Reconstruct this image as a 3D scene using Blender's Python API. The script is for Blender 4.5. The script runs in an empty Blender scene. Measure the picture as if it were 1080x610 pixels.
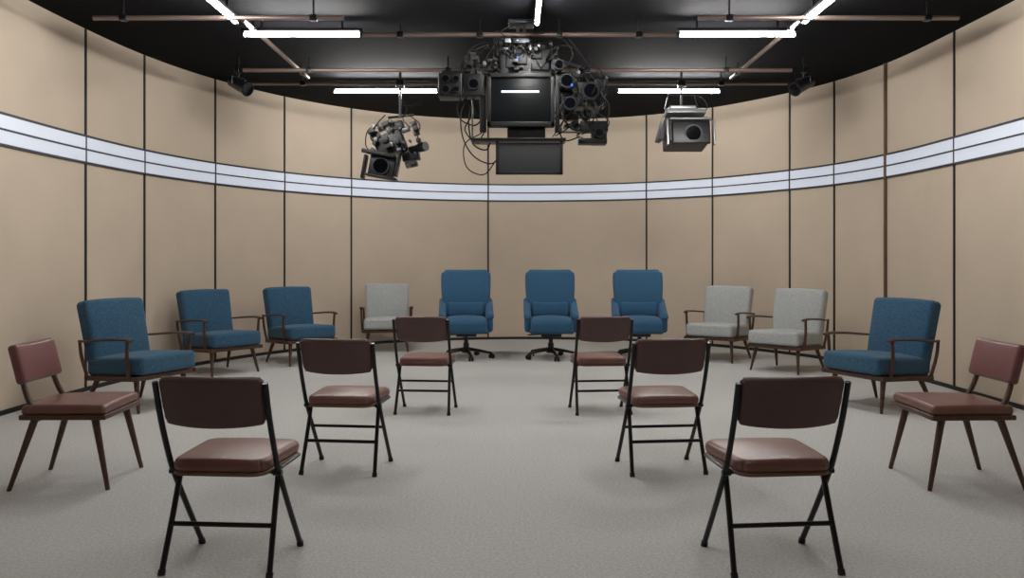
import bpy, math, random
from math import sin, cos, radians, pi, tan
from mathutils import Vector, Matrix
random.seed(7)
scene = bpy.context.scene
scene.view_settings.view_transform = 'Standard'
scene.view_settings.look = 'None'

# ------------------------------------------------------------------ materials
def s2l(c):
    return tuple(((v/255)/12.92 if v/255 <= 0.04045 else ((v/255+0.055)/1.055)**2.4) for v in c)
def mat(name, rgb, rough=0.6, metal=0.0, noise=0.0, nscale=20, bump=0.0, bscale=200, emis=None, estr=0, coat=0, spec=0.5, sheen=0):
    m = bpy.data.materials.new(name); m.use_nodes = True
    nt = m.node_tree; b = nt.nodes['Principled BSDF']
    col = s2l(rgb)+(1,)
    b.inputs['Base Color'].default_value = col
    b.inputs['Roughness'].default_value = rough
    b.inputs['Metallic'].default_value = metal
    b.inputs['Specular IOR Level'].default_value = spec
    b.inputs['Coat Weight'].default_value = coat
    b.inputs['Sheen Weight'].default_value = sheen
    tc = nt.nodes.new('ShaderNodeTexCoord')
    if noise > 0:
        n = nt.nodes.new('ShaderNodeTexNoise'); n.inputs['Scale'].default_value = nscale; n.inputs['Detail'].default_value = 6
        r = nt.nodes.new('ShaderNodeValToRGB')
        r.color_ramp.elements[0].position = 0.3; r.color_ramp.elements[1].position = 0.7
        r.color_ramp.elements[0].color = tuple(v*(1-noise) for v in col[:3])+(1,)
        r.color_ramp.elements[1].color = tuple(min(1, v*(1+noise)) for v in col[:3])+(1,)
        nt.links.new(tc.outputs['Object'], n.inputs['Vector'])
        nt.links.new(n.outputs['Fac'], r.inputs['Fac'])
        nt.links.new(r.outputs['Color'], b.inputs['Base Color'])
    if bump > 0:
        n2 = nt.nodes.new('ShaderNodeTexNoise'); n2.inputs['Scale'].default_value = bscale; n2.inputs['Detail'].default_value = 3
        bp = nt.nodes.new('ShaderNodeBump'); bp.inputs['Strength'].default_value = bump; bp.inputs['Distance'].default_value = 0.005
        nt.links.new(tc.outputs['Object'], n2.inputs['Vector'])
        nt.links.new(n2.outputs['Fac'], bp.inputs['Height'])
        nt.links.new(bp.outputs['Normal'], b.inputs['Normal'])
    if emis:
        b.inputs['Emission Color'].default_value = s2l(emis)+(1,)
        b.inputs['Emission Strength'].default_value = estr
    return m
def wood(name, c1, c2, rough=0.4):
    m = mat(name, c1, rough); nt = m.node_tree; b = nt.nodes['Principled BSDF']
    tc = nt.nodes.new('ShaderNodeTexCoord'); mp = nt.nodes.new('ShaderNodeMapping'); mp.inputs['Scale'].default_value = (30, 30, 4)
    n = nt.nodes.new('ShaderNodeTexNoise'); n.inputs['Scale'].default_value = 3; n.inputs['Detail'].default_value = 5
    r = nt.nodes.new('ShaderNodeValToRGB'); r.color_ramp.elements[0].position = .3; r.color_ramp.elements[1].position = .7
    r.color_ramp.elements[0].color = s2l(c1)+(1,); r.color_ramp.elements[1].color = s2l(c2)+(1,)
    nt.links.new(tc.outputs['Object'], mp.inputs['Vector']); nt.links.new(mp.outputs['Vector'], n.inputs['Vector'])
    nt.links.new(n.outputs['Fac'], r.inputs['Fac']); nt.links.new(r.outputs['Color'], b.inputs['Base Color'])
    return m

M_wall = mat('beige_wall_panel', (193,178,160), 0.8, noise=0.035, nscale=2.2, bump=0.10, bscale=90, spec=0.3)
M_floor = mat('grey_carpet', (188,187,185), 0.95, noise=0.16, nscale=70, bump=0.7, bscale=190, spec=0.1)
M_ceil = mat('black_ceiling', (9,10,15), 0.9, spec=0.1)
M_seam = mat('black_seam', (24,22,22), 0.6)
M_post = wood('brown_post', (84,62,48), (104,78,60))
M_band = mat('white_band', (205,212,224), 0.35, emis=(210,220,240), estr=0.24)  # slight emission added to brighten the band; it is no lamp
M_bandline = mat('band_line', (34,38,48), 0.5)
M_blue = mat('blue_fabric', (50,85,110), 0.9, noise=0.42, nscale=95, bump=0.8, bscale=220, sheen=0.15, spec=0.2)
M_blue2 = mat('blue_wool', (52,91,122), 0.9, noise=0.22, nscale=120, bump=0.5, bscale=300, sheen=0.15, spec=0.2)
M_grey = mat('grey_fabric', (168,171,171), 0.9, noise=0.22, nscale=95, bump=0.7, bscale=240, sheen=0.15, spec=0.2)
M_wood = wood('walnut', (54,33,25), (84,54,39))
M_vinyl = mat('brown_vinyl', (112,73,66), 0.34, noise=0.12, nscale=7, bump=0.2, bscale=80)
M_vinyl_d = mat('dark_brown_vinyl', (84,59,58), 0.40, noise=0.10, nscale=7, bump=0.15, bscale=90)
M_vinyl_r = mat('oxblood_vinyl', (112,69,70), 0.34, noise=0.12, nscale=7, bump=0.2, bscale=80)
M_piping = mat('tan_piping', (104,74,60), 0.5)
M_black = mat('black_metal', (20,21,24), 0.30, metal=0.3)
M_rub = mat('black_rubber', (14,14,15), 0.7)
M_blackpl = mat('black_plastic', (16,17,19), 0.38)
M_darkgrey = mat('dark_grey_plastic', (34,36,39), 0.40, metal=0.2)
M_midgrey = mat('mid_grey_metal', (84,86,90), 0.32, metal=0.75)
M_lightgrey = mat('aluminium', (150,152,154), 0.35, metal=0.6)
M_projbody = mat('projector_grey', (66,66,66), 0.5)
M_glass = mat('lens_glass', (8,10,16), 0.08, coat=1)
M_screen = mat('screen_glass', (7,11,14), 0.30, spec=0.25)
M_lower = mat('panel_grey', (46,47,49), 0.5)
M_reflection = mat('tube_reflection', (220,235,240), 0.4, emis=(215,240,245), estr=1.5)
M_blueled = mat('blue_led', (50,90,200), 0.4, emis=(60,110,255), estr=1.0)
M_pipe = mat('grey_bronze_pipe', (132,116,108), 0.35, metal=0.6)
M_tube = mat('tube_glow', (255,255,255), 0.4, emis=(255,252,248), estr=225)
M_tube2 = mat('tube_glow_soft', (255,255,255), 0.4, emis=(255,252,248), estr=130)
M_tube_fill = mat('tube_glow_fill', (255,255,255), 0.4, emis=(255,252,248), estr=75)

# ------------------------------------------------------------------ geometry helpers
def axis_samples(h, r, n, m):
    c = h-r
    out = []
    for k in range(n, 0, -1): out.append(-(c + r*tan(k/n*pi/4)))
    if c > 1e-6:
        for k in range(m+1): out.append(-c+2*c*k/m)
    else: out.append(0.0)
    for k in range(1, n+1): out.append(c + r*tan(k/n*pi/4))
    return out
def rbox(size, r=0.01, n=3, m=6, deform=None):
    h = [s/2 for s in size]; r = min(r, min(h)*0.999)
    S = [axis_samples(h[i], r, n, m) for i in range(3)]
    verts, key, faces = [], {}, []
    def vid(p):
        k = tuple(round(v, 6) for v in p)
        if k not in key:
            inner = [max(-(h[i]-r), min(h[i]-r, p[i])) for i in range(3)]
            d = Vector([p[i]-inner[i] for i in range(3)]); d.normalize()
            q = Vector(inner)+d*r
            if deform: q = Vector(deform(q.x, q.y, q.z))
            key[k] = len(verts); verts.append(q)
        return key[k]
    for ax in range(3):
        a, b = (ax+1) % 3, (ax+2) % 3
        for sg in (-1, 1):
            for i in range(len(S[a])-1):
                for j in range(len(S[b])-1):
                    quad = []
                    for (u, v) in ((i, j), (i+1, j), (i+1, j+1), (i, j+1)):
                        p = [0, 0, 0]; p[ax] = sg*h[ax]; p[a] = S[a][u]; p[b] = S[b][v]
                        quad.append(vid(p))
                    if sg < 0: quad.reverse()
                    faces.append(quad)
    return verts, faces
def catmull(pts, k=6):
    pts = [Vector(p) for p in pts]
    if len(pts) < 3: return pts
    P = [2*pts[0]-pts[1]]+pts+[2*pts[-1]-pts[-2]]
    out = []
    for i in range(1, len(P)-2):
        for j in range(k):
            t = j/k
            out.append(0.5*((2*P[i])+(-P[i-1]+P[i+1])*t+(2*P[i-1]-5*P[i]+4*P[i+1]-P[i+2])*t*t+(-P[i-1]+3*P[i]-3*P[i+1]+P[i+2])*t**3))
    out.append(pts[-1]); return out
def tube(pts, r0, r1=None, seg=10, smooth=0, flat=1.0, up=(0,0,1)):
    if r1 is None: r1 = r0
    pts = catmull(pts, smooth) if smooth else [Vector(p) for p in pts]
    n = len(pts); verts, faces = [], []
    t0 = (pts[1]-pts[0]).normalized()
    upv = Vector(up)
    if abs(t0.dot(upv)) > 0.95: upv = Vector((0,1,0)) if abs(t0.y) < 0.9 else Vector((1,0,0))
    nrm = (upv - t0*upv.dot(t0)).normalized()
    for i in range(n):
        t = (pts[min(i+1, n-1)]-pts[max(i-1, 0)]).normalized()
        nrm = (nrm-t*nrm.dot(t)).normalized(); bn = t.cross(nrm)
        r = r0+(r1-r0)*i/(n-1)
        for k in range(seg):
            a = 2*pi*k/seg+pi/seg
            verts.append(pts[i]+nrm*(r*flat*cos(a))+bn*(r*sin(a)))
    for i in range(n-1):
        for k in range(seg):
            faces.append([i*seg+k, i*seg+(k+1) % seg, (i+1)*seg+(k+1) % seg, (i+1)*seg+k])
    faces.append(list(range(seg))[::-1]); faces.append([(n-1)*seg+k for k in range(seg)])
    return verts, faces
def rotm(rx=0, ry=0, rz=0):
    return Matrix.Rotation(radians(rz), 4, 'Z') @ Matrix.Rotation(radians(ry), 4, 'Y') @ Matrix.Rotation(radians(rx), 4, 'X')
def xf(data, loc=(0,0,0), rx=0, ry=0, rz=0):
    M = Matrix.Translation(loc) @ rotm(rx, ry, rz)
    return [M @ Vector(v) for v in data[0]], data[1]
def join(*ds):
    V, F = [], []
    for v, f in ds:
        o = len(V); V += list(v); F += [[i+o for i in q] for q in f]
    return V, F
def bx(size, loc, r=0.006, rx=0, ry=0, rz=0, n=2, m=1):
    return xf(rbox(size, r, n, m), loc, rx, ry, rz)
def mk_mesh(name, data, m, sharp=35):
    me = bpy.data.meshes.new(name)
    me.from_pydata([tuple(v) for v in data[0]], [], data[1]); me.update()
    for p in me.polygons: p.use_smooth = True
    me.set_sharp_from_angle(angle=radians(sharp))
    me.materials.append(m)
    return me
def add_obj(name, me, parent=None):
    o = bpy.data.objects.new(name, me); scene.collection.objects.link(o)
    if parent: o.parent = parent
    return o
def template(parts):
    return [(n, mk_mesh(n, d, m)) for n, d, m in parts]
def place(name, tmpl, loc, yaw=0):
    e = bpy.data.objects.new(name, None); e.empty_display_size = 0.2
    scene.collection.objects.link(e)
    e.location = loc; e.rotation_euler = (0, 0, radians(yaw))
    for n, me in tmpl: add_obj(n, me, e)
    return e

# ------------------------------------------------------------------ room
HR = 3.5
ctrl = [(-4.15,-2.5),(-4.15,0.5),(-4.15,3.5),(-4.16,6.2),(-4.13,7.5),(-4.0,8.7),(-3.68,9.8),(-3.1,10.9),(-2.35,11.75),(-1.4,12.37),(-0.1,12.7),(1.2,12.6),
        (2.1,12.28),(3.0,11.6),(3.72,10.6),(4.08,9.8),(4.28,8.8),(4.32,7.5),(4.32,6.2),(4.32,3.5),(4.32,0.5),(4.32,-2.5)]
path = [Vector((p.x, p.y)) for p in catmull([(a, b, 0) for a, b in ctrl], 8)]
nP = len(path)
def inward(i):
    t = (path[min(i+1, nP-1)]-path[max(i-1, 0)]).normalized()
    return Vector((t.y, -t.x))
def strip(z0, z1, off, back=0.0):
    v, f = [], []
    for i in range(nP):
        n = inward(i); a = path[i]+n*off; b = path[i]+n*back
        v += [Vector((b.x,b.y,z0)), Vector((a.x,a.y,z0)), Vector((a.x,a.y,z1)), Vector((b.x,b.y,z1))]
    for i in range(nP-1):
        for k in range(4):
            f.append([4*i+k, 4*i+(k+1) % 4, 4*i+4+(k+1) % 4, 4*i+4+k])
    return v, f
add_obj('wall_curved', mk_mesh('wall_curved', strip(0, HR, 0.0, -0.1), M_wall))
add_obj('wall_back', mk_mesh('wall_back', bx((8.6, 0.1, HR), (0.085, -2.55, HR/2), 0.002), M_wall))
outline = [Vector((p.x, p.y, 0)) for p in path]
add_obj('floor', mk_mesh('floor', (outline, [list(range(nP))[::-1]]), M_floor))
add_obj('ceiling', mk_mesh('ceiling', ([v+Vector((0,0,HR)) for v in outline], [list(range(nP))]), M_ceil))
add_obj('trim_band', mk_mesh('trim_band', strip(2.21, 2.46, 0.012), M_band))
add_obj('trim_band_lines', mk_mesh('trim_band_lines', join(strip(2.195,2.215,0.02), strip(2.325,2.341,0.018), strip(2.452,2.472,0.02)), M_bandline))
add_obj('baseboard_curved', mk_mesh('baseboard_curved', strip(0, 0.04, 0.012), M_seam))
def seam_at(ix, frac, w, name, m, d=0.012):
    p = path[ix].lerp(path[ix+1], frac); n = inward(ix); t = Vector((-n.y, n.x))
    ang = math.degrees(math.atan2(t.y, t.x))
    add_obj(name, mk_mesh(name, bx((w, 2*d, HR), (p.x, p.y, HR/2), 0.002, rz=ang), m))
cnt = 1
for r in (-.536,-.462,-.373,-.286,-.202,-.030,.169,.252,.349,.405,.470,.556):
    for i in range(nP-1):
        a, b = path[i], path[i+1]
        if a.y < 5: continue
        fa, fb = a.x-r*a.y, b.x-r*b.y
        if fa*fb <= 0 and fa != fb:
            big = abs(r-.47) < .001
            seam_at(i, fa/(fa-fb), 0.035 if big else 0.022, 'trim_%d' % cnt, M_post if big else M_seam, 0.025 if big else 0.014)
            cnt += 1; break
for yv in (5.6, 4.2, 2.8, 1.4, 0.0, -1.4):
    for i in range(nP-1):
        a, b = path[i], path[i+1]
        if (a.y-yv)*(b.y-yv) <= 0 and a.y != b.y:
            seam_at(i, (a.y-yv)/(a.y-b.y), 0.022, 'trim_%d' % cnt, M_seam, 0.014); cnt += 1

# ------------------------------------------------------------------ folding chair (faces +Y)
def folding(front_bar=True):
    P = []
    fr = []
    for s in (-1, 1):
        x = 0.224*s
        fr.append(tube([(x,-0.232,0.785),(x,-0.185,0.63),(x,-0.12,0.47),(x,-0.075,0.385),(x*1.0,0.04,0.21),(x*1.0,0.178,0.012)], 0.0120, seg=10, smooth=5))
        P.append(('rear_leg', tube([(x*0.93,-0.04,0.41),(x*0.95,-0.10,0.24),(x*0.99,-0.182,0.012)], 0.0120, seg=10), M_black))
        fr.append(tube([(x*0.93,-0.10,0.40),(x*0.93,0.2,0.40)], 0.010, seg=8))
        P.append(('rubber_foot', join(tube([(x,0.172,0.022),(x,0.18,0.0)],0.015), tube([(x*0.99,-0.178,0.022),(x*0.99,-0.186,0.0)],0.015)), M_rub))
        fr.append(tube([(x*0.9,-0.085,0.395),(x*1.06,-0.085,0.395)],0.012))
    P.append(('frame', join(*fr), M_black))
    bars = [tube([(-0.212,-0.125,0.19),(0.212,-0.125,0.19)], 0.010)]
    if front_bar: bars.append(tube([(-0.222,0.015,0.25),(0.222,0.015,0.25)], 0.009))
    bars.append(tube([(-0.2,0.19,0.40),(0.2,0.19,0.40)], 0.009))
    bars.append(tube([(-0.205,-0.09,0.40),(0.205,-0.09,0.40)], 0.009))
    P.append(('crossbars', join(*bars), M_black))
    def bend(x, y, z):
        k = (z+0.1)/0.2
        wid = 1.0-0.03*(1-k)
        zz = z + (0.012*(1-(x/0.21)**2) if z > 0 else -0.004*(1-(x/0.21)**2))
        return (x*wid, y-0.035*(1-(x/0.21)**2), zz)
    bk = rbox((0.43,0.034,0.205), 0.0165, 4, 14, bend)
    def corner(v):
        cx, cz, R = 0.215, 0.1025, 0.03
        ax, az = abs(v.x), abs(v.z)
        ix, iz = cx-R, cz-R
        if ax > ix and az > iz:
            dx, dz = ax-ix, az-iz; L = max(dx, dz); D = math.hypot(dx, dz)
            if D > 0: f = L/D; ax, az = ix+dx*f, iz+dz*f
            return Vector((math.copysign(ax, v.x), v.y, math.copysign(az, v.z)))
        return v
    bk = ([corner(v) for v in bk[0]], bk[1])
    P.append(('backrest', xf(bk, (0,-0.197,0.710), rx=16), M_vinyl_d))
    def st(x, y, z):
        w = 1.0+0.06*(y/0.21)
        f = (1-(x/0.21)**2)*(1-(y/0.21)**2)
        zz = z+(0.018*max(0,f) if z > 0 else 0)
        ax, ay, R = abs(x), abs(y), 0.06
        if ax > 0.207-R and ay > 0.207-R:
            dx, dy = ax-(0.207-R), ay-(0.207-R); L = max(dx,dy); D = math.hypot(dx,dy)
            if D > 0: ax, ay = 0.207-R+dx*L/D, 0.207-R+dy*L/D
            x, y = math.copysign(ax,x), math.copysign(ay,y)
        return (x*w, y, zz)
    P.append(('seat', xf(rbox((0.414,0.414,0.056),0.026,5,14,st),(0,0.03,0.436)), M_vinyl))
    P.append(('seat_pan', xf(rbox((0.412,0.412,0.014),0.005,2,14,st),(0,0.03,0.405)), M_piping))
    return template(P)
T_fold = folding(True); T_fold1 = folding(False)
for x, y, yaw, t in ((-1.175,3.37,-4,T_fold1),(1.09,3.37,5,T_fold1),(-1.005,4.86,-6,T_fold),(0.905,4.86,6,T_fold),(-0.72,6.68,-5,T_fold),(0.735,6.68,5,T_fold)):
    place('folding_chair', t, (x,y,0), yaw)

# ------------------------------------------------------------------ dining / side chair (faces +Y)
def side_chair():
    P = []
    def st(x, y, z):
        f = max(0,(1-(x/0.25)**2)*(1-(y/0.25)**2))
        return (x*(1+0.06*y/0.24), y, z+(0.018*f if z > 0 else 0))
    P.append(('seat', xf(rbox((0.46,0.46,0.055),0.022,4,12,st),(0,0.0,0.437)), M_vinyl))
    P.append(('seat_frame', xf(rbox((0.475,0.475,0.028),0.008,2,4,lambda x,y,z:(x*(1+0.06*y/0.24),y,z)),(0,0.0,0.400)), M_wood))
    for sx in (-1,1):
        P.append(('front_leg', tube([(0.2*sx,0.16,0.40),(0.235*sx,0.245,0.0)],0.021,0.012,seg=12), M_wood))
        P.append(('back_leg', tube([(0.19*sx,-0.16,0.40),(0.225*sx,-0.285,0.0)],0.021,0.012,seg=12), M_wood))
        P.append(('back_post', tube([(0.185*sx,-0.15,0.40),(0.175*sx,-0.21,0.50),(0.165*sx,-0.25,0.62),(0.155*sx,-0.29,0.75)],0.017,0.012,seg=12,smooth=4), M_wood))
    P.append(('stretcher', join(tube([(-0.2,-0.17,0.375),(0.2,-0.17,0.375)],0.012), tube([(-0.2,0.16,0.375),(0.2,0.16,0.375)],0.012)), M_wood))
    def bk(x,y,z):
        f = max(0,(1-(x/0.22)**2)*(1-(z/0.12)**2))
        return (x, y+(0.012*f if y>0 else 0)-0.02*(1-(x/0.22)**2), z)
    P.append(('backrest', xf(rbox((0.43,0.055,0.225),0.022,4,10,bk),(0,-0.252,0.69),rx=14), M_vinyl_r))
    return template(P)
T_side = side_chair()
place('dining_chair', T_side, (-2.49,4.61,0), -86)
place('dining_chair', T_side, (2.54,4.60,0), 89)

# ------------------------------------------------------------------ armchair (faces +Y)
def armchair(fab):
    P = []
    def st(x,y,z):
        f = max(0,(1-(x/0.31)**2)*(1-(y/0.32)**2))
        return (x, y+(0.012*(1-(x/0.31)**2) if y>0.2 else 0), z+(0.025*f if z>0 else 0))
    P.append(('seat', xf(rbox((0.61,0.62,0.15),0.035,4,12,st),(0,0.035,0.375),rx=3), fab))
    def bk(x,y,z):
        k = (z+0.27)/0.54
        f = max(0,(1-(x/0.32)**2)*(1-(z/0.29)**2))
        return (x*(0.96+0.06*k), y+(0.025*f if y>0 else -0.01*f)+0.0, z+0.010*(1-(x/0.31)**2)*(1 if z>0 else 0))
    P.append(('backrest', xf(rbox((0.62,0.125,0.545),0.038,5,12,bk),(0,-0.285,0.648),rx=13), fab))
    P.append(('seat_frame', join(bx((0.64,0.035,0.04),(0,0.30,0.288),0.008), bx((0.62,0.035,0.04),(0,-0.24,0.268),0.008),
                                 bx((0.035,0.60,0.04),(-0.315,0.03,0.278),0.008,rx=2), bx((0.035,0.60,0.04),(0.315,0.03,0.278),0.008,rx=2), bx((0.58,0.54,0.02),(0,0.03,0.292),0.004)), M_wood))
    for s in (-1,1):
        P.append(('armrest', tube([(0.335*s,0.27,0.60),(0.345*s,0.20,0.612),(0.348*s,0.0,0.603),(0.342*s,-0.2,0.585),(0.335*s,-0.31,0.578)],0.030,0.022,seg=12,smooth=4,flat=0.45), M_wood))
        P.append(('arm_post', join(tube([(0.325*s,0.235,0.28),(0.338*s,0.225,0.45),(0.342*s,0.235,0.605)],0.016,0.014,smooth=3),
                                   tube([(0.322*s,-0.24,0.28),(0.33*s,-0.30,0.45),(0.335*s,-0.315,0.59)],0.015,0.013,smooth=3)), M_wood))
        P.append(('front_leg', tube([(0.25*s,0.23,0.285),(0.29*s,0.30,0.0)],0.024,0.012,seg=12), M_wood))
        P.append(('back_leg', tube([(0.25*s,-0.19,0.275),(0.295*s,-0.31,0.0)],0.024,0.012,seg=12), M_wood))
    return template(P)
T_ab = armchair(M_blue); T_ag = armchair(M_grey)
for x,y,yaw,t in ((-3.24,6.93,248,T_ab),(-3.29,8.98,233,T_ab),(-2.62,9.85,223,T_ab),(3.19,6.93,114,T_ab),
                  (-1.76,11.2,188,T_ag),(2.64,10.15,143,T_ag),(3.16,9.15,133,T_ag)):
    place('armchair', t, (x,y,0), yaw)

# ------------------------------------------------------------------ office chair (faces +Y)
def office():
    P = []
    def bk(x,y,z):
        k = max(0,(z+0.34)/0.68)
        w = 0.92+0.17*sin(min(1,k*1.1)*pi/1.75)
        wrap = 0.06*(x/0.3)**2
        f = max(0,(1-(x/0.3)**2)*(1-(z/0.36)**2))
        lum = 0.03*cos((k-0.35)*pi*1.1)
        X, Z = x, z
        ax, az, R = abs(x), abs(z), 0.085
        if z > 0 and ax > 0.30-R and az > 0.34-R:
            dx, dz = ax-(0.30-R), az-(0.34-R); L=max(dx,dz); D=math.hypot(dx,dz)
            if D>0: ax,az = 0.30-R+dx*L/D, 0.34-R+dz*L/D
            X, Z = math.copysign(ax,x), math.copysign(az,z)
        return (X*w, y+wrap+lum+(0.02*f if y>0 else 0), Z)
    P.append(('backrest', xf(rbox((0.60,0.12,0.68),0.055,5,14,bk),(0,-0.285,0.80),rx=8), M_blue2))
    def lb(x,y,z):
        f = max(0,(1-(x/0.26)**2)*(1-(z/0.12)**2))
        return (x, y+0.05*(x/0.26)**2+(0.025*f if y>0 else 0), z)
    P.append(('lumbar_cushion', xf(rbox((0.50,0.10,0.22),0.045,4,10,lb),(0,-0.205,0.615),rx=8), M_blue2))
    def st(x,y,z):
        f = max(0,(1-(x/0.29)**2)*(1-(y/0.3)**2))
        return (x, y+(0.02*(1-(x/0.29)**2) if y>0 else 0), z+(0.03*f if z>0 else 0)-(0.03*max(0,(y-0.15)/0.15)**2 if y>0.15 else 0))
    P.append(('seat', xf(rbox((0.53,0.58,0.16),0.05,5,12,st),(0,0.03,0.445)), M_blue2))
    P.append(('seat_shell', xf(rbox((0.56,0.54,0.06),0.028,4,6),(0,0.0,0.362)), M_blue2))
    for s in (-1,1):
        def arm(x,y,z,s=s):
            k = min(1,max(0,(y+0.24)/0.48))
            top = min(1,max(0,z/0.12))
            zz = z-(0.11*k**1.5)*top + 0.09*(1-k)**2*top
            return (x+s*0.012*max(0,z/0.16), y-0.02*(1-top)*k, zz)
        P.append(('armrest', xf(rbox((0.09,0.50,0.34),0.042,5,10,arm),(0.295*s,-0.04,0.515)), M_blue2))
    P.append(('seat_mechanism', join(bx((0.26,0.32,0.05),(0,0,0.315),0.01), tube([(0.1,0.02,0.31),(0.30,0.05,0.305)],0.008), tube([(0,0,0.30),(0,0,0.10)],0.027,seg=16), tube([(0,0,0.20),(0,0,0.07)],0.038,seg=16)), M_blackpl))
    legs = [tube([(0,0,0.075),(0,0,0.14)],0.06,0.045,seg=16)]; cas = []
    for i in range(5):
        a = radians(90+72*i+10); c, s_ = cos(a), sin(a)
        legs.append(tube([(0.03*c,0.03*s_,0.12),(0.18*c,0.18*s_,0.10),(0.335*c,0.335*s_,0.07)],0.030,0.018,seg=10,flat=0.8))
        ex, ey = 0.33*c, 0.33*s_
        cas.append(tube([(ex,ey,0.075),(ex,ey,0.045)],0.010))
        b = a+0.8*i; px, py = -sin(b), cos(b)
        for o in (-1,1):
            cas.append(tube([(ex+px*0.008*o,ey+py*0.008*o,0.03),(ex+px*0.028*o,ey+py*0.028*o,0.03)],0.03,seg=16))
        cas.append(bx((0.03,0.05,0.02),(ex,ey,0.055),0.006,rz=math.degrees(b)+90))
    P.append(('star_base', join(*legs), M_black)); P.append(('casters', join(*cas), M_rub))
    return template(P)
T_off = office()
for x,y,yaw in ((-0.59,10.25,184),(0.50,10.25,180),(1.64,10.25,176)):
    place('office_chair', T_off, (x,y,0), yaw)

# ------------------------------------------------------------------ ceiling lights & pipes
ZP = 3.35
def fluoro(loc, yaw, L, mt):
    P = [('glow_tube', tube([(-L/2,0,0),(L/2,0,0)],0.016,seg=12), mt),
         ('end_caps', join(tube([(-L/2-0.03,0,0),(-L/2,0,0)],0.024), tube([(L/2,0,0),(L/2+0.03,0,0)],0.024)), M_blackpl),
         ('housing', bx((L+0.06,0.05,0.03),(0,0,0.042),0.006), M_blackpl),
         ('hangers', join(bx((0.02,0.02,HR-ZP-0.05),(-L*0.35,0,(HR-ZP+0.05)/2),0.002), bx((0.02,0.02,HR-ZP-0.05),(L*0.35,0,(HR-ZP+0.05)/2),0.002)), M_black)]
    place('fluorescent_light', template(P), loc, yaw)
for x,y,yaw,L,mt in ((-1.94,7.36,0,1.06,M_tube),(2.08,7.36,0,1.06,M_tube),(-1.56,9.85,0,1.26,M_tube),(1.94,9.85,0,1.24,M_tube),
                (-2.42,6.35,90,1.2,M_tube2),(2.56,6.35,90,1.2,M_tube2),(0.22,6.4,90,1.2,M_tube),
                (-1.3,3.0,90,1.2,M_tube_fill),(1.5,3.0,90,1.2,M_tube_fill),(0.1,2.2,90,1.2,M_tube2)):  # this row: unseen overhead tubes, added as fill light
    fluoro((x,y,ZP), yaw, L, mt)
def pipe(a, b, r=0.021, z=ZP, hang=2):
    a = Vector((a[0],a[1],z)); b = Vector((b[0],b[1],z)); c = (a+b)/2
    P = [('rod', tube([a-c,b-c],r,seg=14), M_pipe)]
    h = []
    for k in range(hang):
        q = (a-c).lerp(b-c, 0.12+0.76*k/max(1,hang-1))
        h.append(tube([q, q+Vector((0,0,HR-z))],0.008)); h.append(bx((0.06,0.06,0.05),q,0.006))
    P.append(('clamps', join(*h), M_black))
    place('ceiling_pipe', template(P), c, 0)
pipe((-1.38,7.36),(1.52,7.36),hang=4)
pipe((-3.6,6.85),(-1.45,6.85)); pipe((1.6,6.85),(3.84,6.85))
pipe((-2.95,8.74),(3.07,8.74),hang=4)
pipe((-3.25,9.4),(3.25,9.4),hang=4)
pipe((-2.38,7.05),(-2.38,9.3),z=ZP+0.045); pipe((2.56,7.05),(2.56,9.3),z=ZP+0.045)

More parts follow.
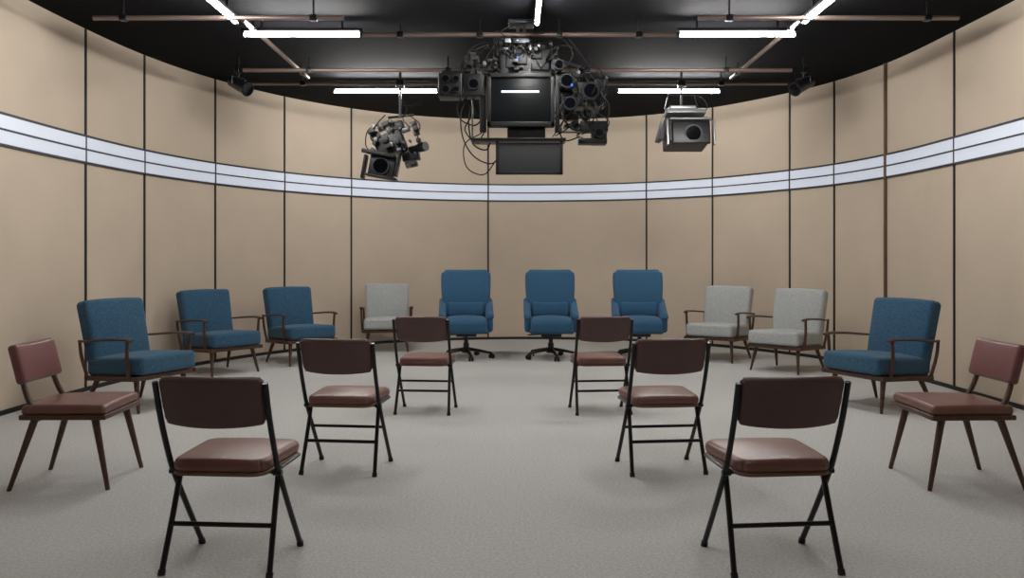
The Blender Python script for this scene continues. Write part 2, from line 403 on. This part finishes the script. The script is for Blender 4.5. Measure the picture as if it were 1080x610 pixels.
# ------------------------------------------------------------------ central robotic camera rig
# image pixel coordinates -> metres for one piece of hung equipment (scaled by 1/113.5)
def rig_builder(ox, s, z0=1.27, oy=274):
    return lambda x, y, d=0.0: Vector(((x-ox)/s, d, z0+(oy-y)/s))
def rig():
    S = 113.5; U = rig_builder(549, S)
    def B(x0,x1,y0,y1,d0,d1,r=0.008):
        a, b = U(x0,y0), U(x1,y1)
        return bx((abs(b.x-a.x), d1-d0, abs(a.z-b.z)), ((a.x+b.x)/2,(d0+d1)/2,(a.z+b.z)/2), r)
    P = []
    P.append(('ceiling_column', join(tube([Vector((-0.026,0.05,HR)), U(546,48,0.05)],0.016), tube([Vector((0.035,0.05,HR)), U(553,48,0.05)],0.016), B(536,563,20.5,25,-0.05,0.15), B(540,560,36,46,-0.03,0.13)), M_midgrey))
    P.append(('camera_body', join(B(530,583,50,80,0.0,0.42,0.015), B(538,575,42,52,0.02,0.3), B(527,536,55,78,-0.03,0.2), B(575,590,58,74,0.0,0.25)), M_blackpl))
    P.append(('body_details', join(B(543,556,56,68,-0.03,0.01), B(560,572,54,62,-0.02,0.01), B(560,580,66,74,-0.02,0.01), B(533,541,60,72,-0.045,-0.02), B(546,552,46,50,-0.01,0.04), B(566,571,44,52,-0.01,0.05)), M_darkgrey))
    P.append(('monitor_bezel', join(B(514,584,81,85,-0.16,-0.09,0.004), B(514,584,131,136,-0.16,-0.09,0.004), B(514,518,81,136,-0.16,-0.09,0.004), B(580,584,81,136,-0.16,-0.09,0.004), B(514,584,81,136,-0.13,-0.06,0.006)), M_blackpl))
    P.append(('monitor_screen', B(518,580,85,131,-0.135,-0.128,0.001), M_screen))
    P.append(('tube_reflection', B(529,568,98.5,100.5,-0.138,-0.134,0.0005), M_reflection))  # emissive strip painted on the screen as a ceiling tube's reflection
    P.append(('monitor_bracket', join(B(540,560,76,130,-0.08,0.05), B(500,600,86,92,-0.05,0.0), B(506,513,84,140,-0.07,0.0), B(585,590,84,140,-0.07,0.0)), M_darkgrey))
    P.append(('lower_plate', join(B(497,596,147.5,150.5,-0.14,0.12,0.004), B(535,575,134,149,-0.06,0.06)), M_black))
    P.append(('prompter_panel', join(B(525,591,152,184,-0.10,-0.07,0.005)), M_lower))
    P.append(('prompter_frame', join(B(523,526,150,185,-0.11,-0.06,0.003), B(590,593,150,185,-0.11,-0.06,0.003), B(523,593,182.5,185,-0.11,-0.06,0.003)), M_blackpl))
    P.append(('sensor_box', join(B(463,488,79,104,-0.12,0.10,0.012), B(489,511,80,103,-0.10,0.08,0.010), B(466,508,75,80,-0.05,0.06)), M_blackpl))
    rings = []; gl = []
    for cx,cy,r in ((471,86,0.040),(471,97,0.040),(482,86,0.032),(482,97,0.032),(500,91,0.055)):
        c = U(cx,cy,-0.12 if cx<489 else -0.10)
        rings.append(tube([c+Vector((0,0.01,0)), c+Vector((0,-0.03,0))], r, seg=20))
        gl.append(tube([c+Vector((0,-0.028,0)), c+Vector((0,-0.033,0))], r*0.75, seg=20))
    P.append(('sensor_rings', join(*rings), M_darkgrey)); P.append(('sensor_lenses', join(*gl), M_glass))
    P.append(('side_arms', join(tube([U(500,76,0),U(512,74,0.05),U(540,74,0.1)],0.016), tube([U(488,74,0),U(532,60,0.05)],0.010), tube([U(584,80,0.05),U(606,86,0.0),U(628,92,0.0)],0.018), tube([U(585,60,0.05),U(612,70,0.0),U(622,90,0)],0.012), tube([U(498,104,0.0),U(498,148,0.0)],0.008), tube([U(511,88,-0.02),U(516,88,-0.02)],0.02),
        tube([U(527,47,0.1),U(590,47,0.1)],0.009), tube([U(524,80,-0.1),U(580,80,-0.1)],0.007), tube([U(588,140,-0.04),U(640,140,-0.04)],0.009), tube([U(526,41,0.0),U(536,41,0.0),U(541,46,0)],0.008)), M_midgrey))
    cl = []; det = []; rim = []
    for (cx,cy,r,l,d) in ((597,88,0.070,0.22,-0.14),(622,98,0.085,0.20,-0.12),(600,112,0.065,0.24,-0.17),(618,121,0.05,0.2,-0.1),(631,141,0.045,0.15,-0.08),(589,70,0.05,0.16,-0.1),(606,132,0.04,0.15,-0.06),(540,52,0.035,0.1,-0.06),(556,48,0.03,0.1,-0.04),(612,76,0.035,0.12,-0.08)):
        c = U(cx,cy,d); cl.append(tube([c,c+Vector((0,l,0))],r*1.0,r*0.85,seg=24))
        cl.append(tube([c+Vector((0,0.05,0)),c+Vector((0,0.085,0))],r*1.12,seg=24))
        rim.append(tube([c+Vector((0,-0.002,0)),c+Vector((0,0.006,0))],r*0.92,seg=24))
        det.append(tube([c+Vector((0,-0.005,0)),c+Vector((0,0.01,0))],r*0.74,seg=24))
    cl += [B(586,612,76,110,0.0,0.22), B(608,634,86,112,-0.02,0.2), B(612,641,128,139,-0.05,0.1), B(610,640,146,152,-0.05,0.08), B(624,640,136,152,-0.02,0.1), B(594,610,118,126,-0.02,0.12), B(628,637,84,94,-0.06,0.05)]
    P.append(('lens_cluster', join(*cl), M_blackpl)); P.append(('cluster_glass', join(*det), M_glass)); P.append(('lens_rims', join(*rim), M_darkgrey))
    gb = []; gd = []; gs = []
    for k in range(110):
        reg = random.choice(((586,640,74,150),(524,592,40,82),(490,524,56,80),(584,606,70,140)))
        x = random.uniform(reg[0],reg[1]); y = random.uniform(reg[2],reg[3]); d = random.uniform(-0.13,0.02)
        if 508 < x < 590 and y > 77: continue
        w, h = random.uniform(1.5,6), random.uniform(1.5,5)
        g = B(x-w/2,x+w/2,y-h/2,y+h/2,d,d+random.uniform(0.12,0.2),0.003)
        if random.random() < 0.4:
            c = U(x,y,d-0.02); g = tube([c,c+Vector((0,0.16,0))],random.uniform(0.006,0.022),seg=14)
        q = random.random()
        (gb if q < 0.7 else gd if q < 0.93 else gs).append(g)
    P.append(('connectors', join(*gb), M_darkgrey)); P.append(('knobs', join(*gd), M_midgrey)); P.append(('screws', join(*gs), M_lightgrey))
    P.append(('status_leds', join(B(545,547,60,62,-0.035,-0.029,0.0005), B(601,603,92,94,-0.16,-0.13,0.0005)), M_blueled))
    cables = []
    def cab(pts, r=0.007): cables.append(tube([U(*p) for p in pts], r, seg=6, smooth=6))
    cab([(530,52,0),(512,50,0),(494,56,-0.03),(488,70,0),(492,80,0)])
    cab([(532,58,0.03),(515,45,0),(497,50,0),(487,66,0.03),(486,78,0.02)])
    cab([(540,46,0),(528,34,0),(545,24,0.05),(553,32,0.05)])
    cab([(570,46,0),(592,40,0),(604,56,0),(596,72,0)])
    cab([(575,50,0),(600,48,0),(618,62,0),(634,80,0),(630,92,0)])
    cab([(572,42,0.02),(590,34,0),(608,50,0),(622,72,0),(620,88,0)],0.005)
    cab([(492,103,0),(486,120,0),(488,145,0),(500,165,0),(520,172,0),(530,152,0)])
    cab([(500,103,0),(494,125,0.02),(498,150,0.03),(512,158,0),(518,148,0)])
    cab([(508,140,0),(490,152,0),(492,176,0),(510,184,0),(524,168,0)], 0.006)
    cab([(486,104,0),(482,112,0),(486,126,0),(500,132,0),(508,126,0)])
    cab([(490,104,0.02),(498,118,0.02),(490,136,0.02),(502,150,0.02),(514,146,0.02)])
    cab([(495,104,0.03),(506,122,0.03),(512,134,0.03),(504,150,0.03)])
    cab([(600,120,-0.1),(590,136,-0.05),(596,148,0),(612,144,0)])
    cab([(634,100,-0.05),(642,112,-0.02),(640,128,0),(632,134,0)])
    cab([(588,110,-0.1),(594,128,-0.1),(606,138,-0.05),(620,134,0)])
    cab([(612,80,0),(626,70,0),(640,82,0),(638,100,0)])
    cab([(606,100,-0.16),(612,108,-0.18),(622,108,-0.16),(626,118,-0.1)],0.005)
    for k in range(18):
        x = random.uniform(588,634); y = random.uniform(70,122)
        cab([(x,y,-0.1),(x+random.uniform(-8,8),y+9,-0.18),(x+random.uniform(-8,10),y+18,-0.14),(x+random.uniform(-10,8),y+26,-0.04)],0.005)
    for k in range(10):
        x = random.uniform(500,585); y = random.uniform(40,60)
        cab([(x,y,-0.02),(x+random.uniform(-12,12),y-8,-0.06),(x+random.uniform(-16,16),y-2,-0.08),(x+random.uniform(-16,16),y+14,-0.04)],0.005)
    P.append(('cables', join(*cables), M_rub))
    return template(P)
place('studio_camera_rig', rig(), (0.08,7.42,0), 0)

def camera_left():
    S = 91.3; U = rig_builder(421, S)
    P = []
    zt = ZP
    P.append(('hanging_rod', join(tube([(0,0.0,HR),(0,0,U(0,122).z)],0.016), bx((0.09,0.07,0.09),(0,0,zt),0.01), tube([U(408,121),U(436,118)],0.014), tube([U(424,108),U(444,106)],0.008)), M_black))
    def OB(sz, cx, cy, d, rx=0, ry=0, rz=0, r=0.012): return bx(sz, U(cx,cy,d), r, rx, ry, rz)
    P.append(('camera_body', join(OB((0.34,0.30,0.24),411,150,0.02,ry=-22), OB((0.2,0.18,0.16),432,160,0.04,ry=-10), OB((0.16,0.2,0.10),418,131,0.0,ry=-15), OB((0.10,0.12,0.26),398,148,0.0,ry=-22)), M_blackpl))
    P.append(('matte_box', join(OB((0.36,0.03,0.05),400,162,-0.26,ry=10), OB((0.36,0.16,0.03),403,163,-0.2,ry=10), OB((0.36,0.16,0.03),404,187,-0.2,ry=10), OB((0.03,0.16,0.28),386,176,-0.2,ry=10), OB((0.03,0.16,0.28),421,174,-0.2,ry=10), OB((0.30,0.10,0.24),404,175,-0.13,ry=10)), M_darkgrey))
    c = U(403,175,-0.19)
    P.append(('main_lens', join(tube([c+Vector((0,-0.02,0)),c+Vector((0,0.1,0))],0.10,seg=28)), M_blackpl))
    P.append(('main_lens_glass', tube([c+Vector((0,-0.024,0)),c+Vector((0,-0.018,0))],0.085,seg=28), M_glass))
    c2 = U(434,156,-0.05); dv = Vector((0.18,-0.14,0.02))
    P.append(('side_lens', join(tube([c2,c2+dv*0.6],0.045,seg=20), tube([c2+dv*0.6,c2+dv],0.055,seg=20), OB((0.05,0.12,0.05),442,147,-0.1), OB((0.14,0.12,0.06),434,172,-0.04,ry=-15)), M_blackpl))
    g = []; h = []
    for k in range(44):
        a = random.uniform(392,440); b = random.uniform(126,176)
        q = OB((random.uniform(.03,.09),random.uniform(.05,.14),random.uniform(.02,.06)),a,b,random.uniform(-0.2,-0.1),ry=-20,r=0.004)
        if b > 160 and a < 424: continue
        if random.random() < .4:
            cc = U(a,b,-0.22); q = tube([cc,cc+Vector((0,0.1,0))],random.uniform(.01,.024),seg=14)
        (g if random.random()<.7 else h).append(q)
    P.append(('controls', join(*g), M_darkgrey)); P.append(('knobs', join(*h), M_midgrey))
    cb = [tube([U(*p) for p in pts],0.007,seg=6,smooth=6) for pts in ([(405,118,0),(396,128,0),(390,142,-.05),(396,152,-.1)],[(430,118,0),(442,128,0),(440,142,0),(446,150,-.05)],[(421,100,0),(428,110,0),(424,122,0),(432,132,0)],[(400,130,-.1),(388,136,-.1),(386,152,-.12),(392,160,-.12)])]
    P.append(('cables', join(*cb), M_rub))
    return template(P)
place('studio_camera', camera_left(), (-1.32,9.4,0), 0)

def proj_right():
    S = 91.3; U = rig_builder(722, S); P = []
    def OB(sz, cx, cy, d, rx=0, ry=0, rz=0, r=0.012): return bx(sz, U(cx,cy,d), r, rx, ry, rz)
    P.append(('hanging_rod', join(tube([(0,0,HR),(0,0,U(0,118).z)],0.014), bx((0.09,0.07,0.09),(0,0,ZP),0.01), tube([U(708,96),U(736,96)],0.012), tube([U(708,96),U(704,112)],0.008), tube([U(736,96),U(740,112)],0.008)), M_black))
    P.append(('top_plate', join(OB((0.46,0.34,0.06),724,119,0.0,rx=-12), OB((0.30,0.22,0.06),722,112,0.0)), M_lightgrey))
    P.append(('housing', join(OB((0.48,0.42,0.30),727,139,0.02,rx=-10,r=0.02), OB((0.06,0.30,0.26),701,135,0.0,ry=15)), M_projbody))
    P.append(('front_frame', join(OB((0.44,0.04,0.27),728,140,-0.21,rx=-10,r=0.015)), M_blackpl))
    P.append(('corner_trim', join(OB((0.025,0.05,0.30),703,140,-0.22,rx=-10,r=0.005), OB((0.025,0.05,0.30),752,140,-0.22,rx=-10,r=0.005), OB((0.48,0.05,0.02),728,125.5,-0.20,rx=-10,r=0.005)), M_lightgrey))
    c = U(730,141,-0.24)
    P.append(('lens_ring', tube([c,c+Vector((0,0.06,0))],0.105,seg=28), M_darkgrey))
    P.append(('lens', tube([c+Vector((0,-0.006,0)),c+Vector((0,0.004,0))],0.085,seg=28), M_glass))
    P.append(('cable', tube([U(744,118,0.1),U(752,108,0.1),U(744,98,0.05),U(724,92,0.02)],0.006,seg=6,smooth=6), M_rub))
    return template(P)
place('projector', proj_right(), (2.0,9.4,0), 0)

def spot():
    P = [('yoke', join(tube([(0,0,0.0),(0,0,-0.08)],0.01), tube([(-0.09,0,-0.08),(0.09,0,-0.08)],0.009), tube([(-0.09,0,-0.08),(-0.09,0,-0.16)],0.008), tube([(0.09,0,-0.08),(0.09,0,-0.16)],0.008), bx((0.06,0.06,0.07),(0,0,0),0.01)), M_black),
         ('can', xf(join(tube([(0,-0.13,0),(0,0.12,0)],0.07,0.06,seg=24), tube([(0,-0.16,0),(0,-0.13,0)],0.08,0.072,seg=24)),(0,0,-0.16),rx=25), M_blackpl),
         ('lens', xf(tube([(0,-0.165,0),(0,-0.158,0)],0.065,seg=24),(0,0,-0.16),rx=25), M_glass),
         ('ceiling_stem', tube([(0,0,0),(0,0,HR-ZP)],0.012), M_black)]
    return template(P)
T_spot = spot()
place('stage_spotlight', T_spot, (-3.0,8.74,ZP), 60)
place('stage_spotlight', T_spot, (3.2,8.74,ZP), -60)

# ------------------------------------------------------------------ camera
cam = bpy.data.cameras.new('camera'); co = bpy.data.objects.new('camera', cam); scene.collection.objects.link(co)
co.location = (0,0,1.27); co.rotation_euler = (radians(90),0,0)
cam.lens = 28.0; cam.sensor_width = 36; cam.shift_y = -31/1080
cam.clip_start = 0.05; cam.clip_end = 100
scene.camera = co
w = bpy.data.worlds.new('world'); scene.world = w; w.use_nodes = True
w.node_tree.nodes['Background'].inputs[0].default_value = (0.02,0.02,0.022,1)
